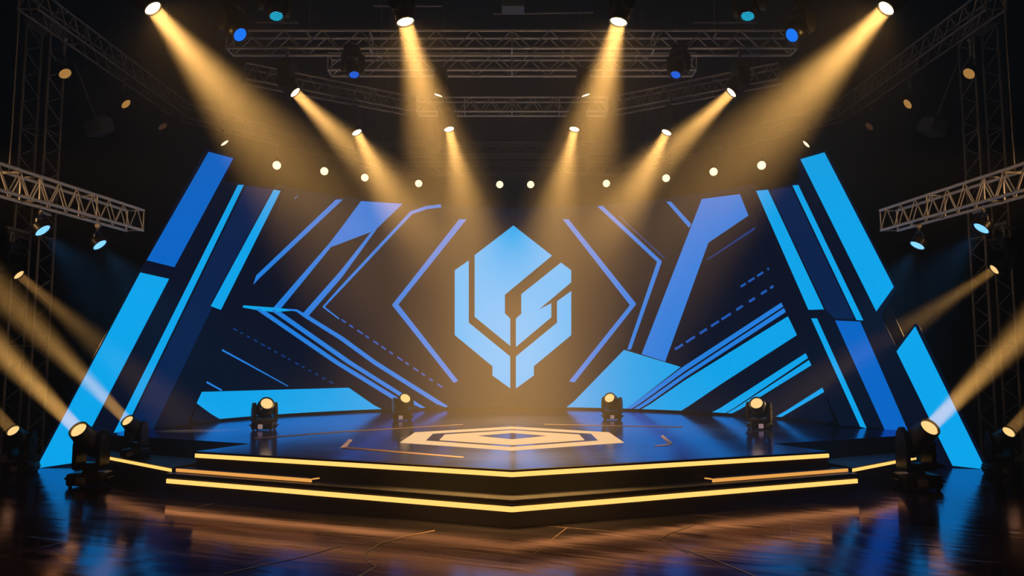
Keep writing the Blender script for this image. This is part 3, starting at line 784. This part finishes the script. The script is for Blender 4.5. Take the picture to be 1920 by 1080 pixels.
# --- amber lamps added out of view to light the lower side trusses
for sx, nm in ((-1, SA), (1, SB)):
    lp = Vector((sx*6.9, 6.9, LZ + .1)); tg = Vector((sx*5.75, 9.6, LZ + .15))
    lamp('par', 'par_light', 'added amber lamp above the near end of the lower side truss, outside the ' + nm, 'stage light', 'added lamps out of view', 0.5, tg - lp, lens_at=lp, hang_z=9.97, lens='amber',
         beam=dict(power=160, angle=34, radius=.08, blend=.9, col=(1.0, .55, .22)))

# --- floor lines and a cable
def floor_strip(px, w, label):
    pts = [on_z(u, v, 0) for u, v in px]
    b = MB()
    P2 = [Vector((p.x, p.y)) for p in pts]; L1, R1 = [], []
    for i, p in enumerate(P2):
        d = (P2[min(i+1, len(P2)-1)] - P2[max(i-1, 0)]).normalized(); n = Vector((-d.y, d.x)); L1.append(p + n*w/2); R1.append(p - n*w/2)
    for i in range(len(P2) - 1): b.prism([tuple(L1[i]), tuple(L1[i+1]), tuple(R1[i+1]), tuple(R1[i])], 0.0005, 0.003)
    bmesh.ops.remove_doubles(b.bm, verts=b.bm.verts, dist=0.0002)
    tag(b.build('floor_tape', M['tapefloor']), label, 'tape', 'tape lines on the floor')
floor_strip([(815, 995), (760, 1006), (712, 1020), (688, 1035), (684, 1046), (694, 1056), (706, 1062)], .022, 'curved brown tape line on the floor before the stage point')
floor_strip([(706, 1062), (672, 1082)], .02, 'short brown tape line continuing the curved one toward the viewer')
floor_strip([(1280, 1030), (1345, 1052), (1440, 1090)], .026, 'straight orange-brown tape line on the blue-lit floor before the stage')
floor_strip([(1300, 985), (1262, 998), (1236, 1010), (1262, 1024), (1290, 1038)], .012, 'thin bent tape line on the floor beside the stage point')
floor_strip([(420, 1076), (560, 1046), (640, 1024)], .014, 'faint straight tape line on floor across the blue streaks')
pts = [on_z(u, v, 0.012) for u, v in ((1676, 902), (1672, 905), (1666, 908), (1650, 911), (1620, 914), (1600, 917), (1578, 916))]
b = MB(); b.path(pts, .011, 8); tag(b.build('power_cable', M['rubber'], smooth=True), 'thin black power cable lying on floor beside the large lamp and stage', 'cable')

# ------------------------------------------------------------------ haze, world, camera
w = bpy.data.worlds.new('World'); bpy.context.scene.world = w; w.use_nodes = True
nt = w.node_tree; nt.nodes.clear(); out = nt.nodes.new('ShaderNodeOutputWorld')
bg = nt.nodes.new('ShaderNodeBackground'); bg.inputs[0].default_value = (0.0004, 0.0004, 0.0005, 1); bg.inputs[1].default_value = 1
vs = nt.nodes.new('ShaderNodeVolumeScatter'); vs.inputs['Density'].default_value = 0.022; vs.inputs['Anisotropy'].default_value = 0.0
vs.inputs['Color'].default_value = (1, .90, .74, 1)
ge = nt.nodes.new('ShaderNodeNewGeometry'); sp = nt.nodes.new('ShaderNodeSeparateXYZ'); hz = nt.nodes.new('ShaderNodeMapRange')
hz.interpolation_type = 'SMOOTHSTEP'
hz.inputs['From Min'].default_value = 2.8; hz.inputs['From Max'].default_value = 6.2
hz.inputs['To Min'].default_value = 0.014; hz.inputs['To Max'].default_value = 0.05
nt.links.new(ge.outputs['Position'], sp.inputs[0]); nt.links.new(sp.outputs['Z'], hz.inputs['Value']); nt.links.new(hz.outputs['Result'], vs.inputs['Density'])
w.cycles.volume_step_size = 1.0
nt.links.new(bg.outputs[0], out.inputs['Surface']); nt.links.new(vs.outputs[0], out.inputs['Volume'])

cam = bpy.data.cameras.new('camera'); co = bpy.data.objects.new('camera', cam); C.objects.link(co)
co.location = (0, 0, HC); co.rotation_euler = (PI/2 + TILT, 0, 0)
cam.sensor_width = 36; cam.lens = 36 * F / 1920; cam.clip_end = 200
S = bpy.context.scene; S.camera = co
S.view_settings.view_transform = 'Standard'; S.view_settings.look = 'None'; S.view_settings.exposure = 0.0; S.view_settings.gamma = 1
S.view_settings.use_curve_mapping = False
S.cycles.use_denoising = True
S.cycles.max_bounces = 5; S.cycles.volume_max_steps = 28; S.cycles.volume_bounces = 0; S.cycles.sample_clamp_indirect = 4
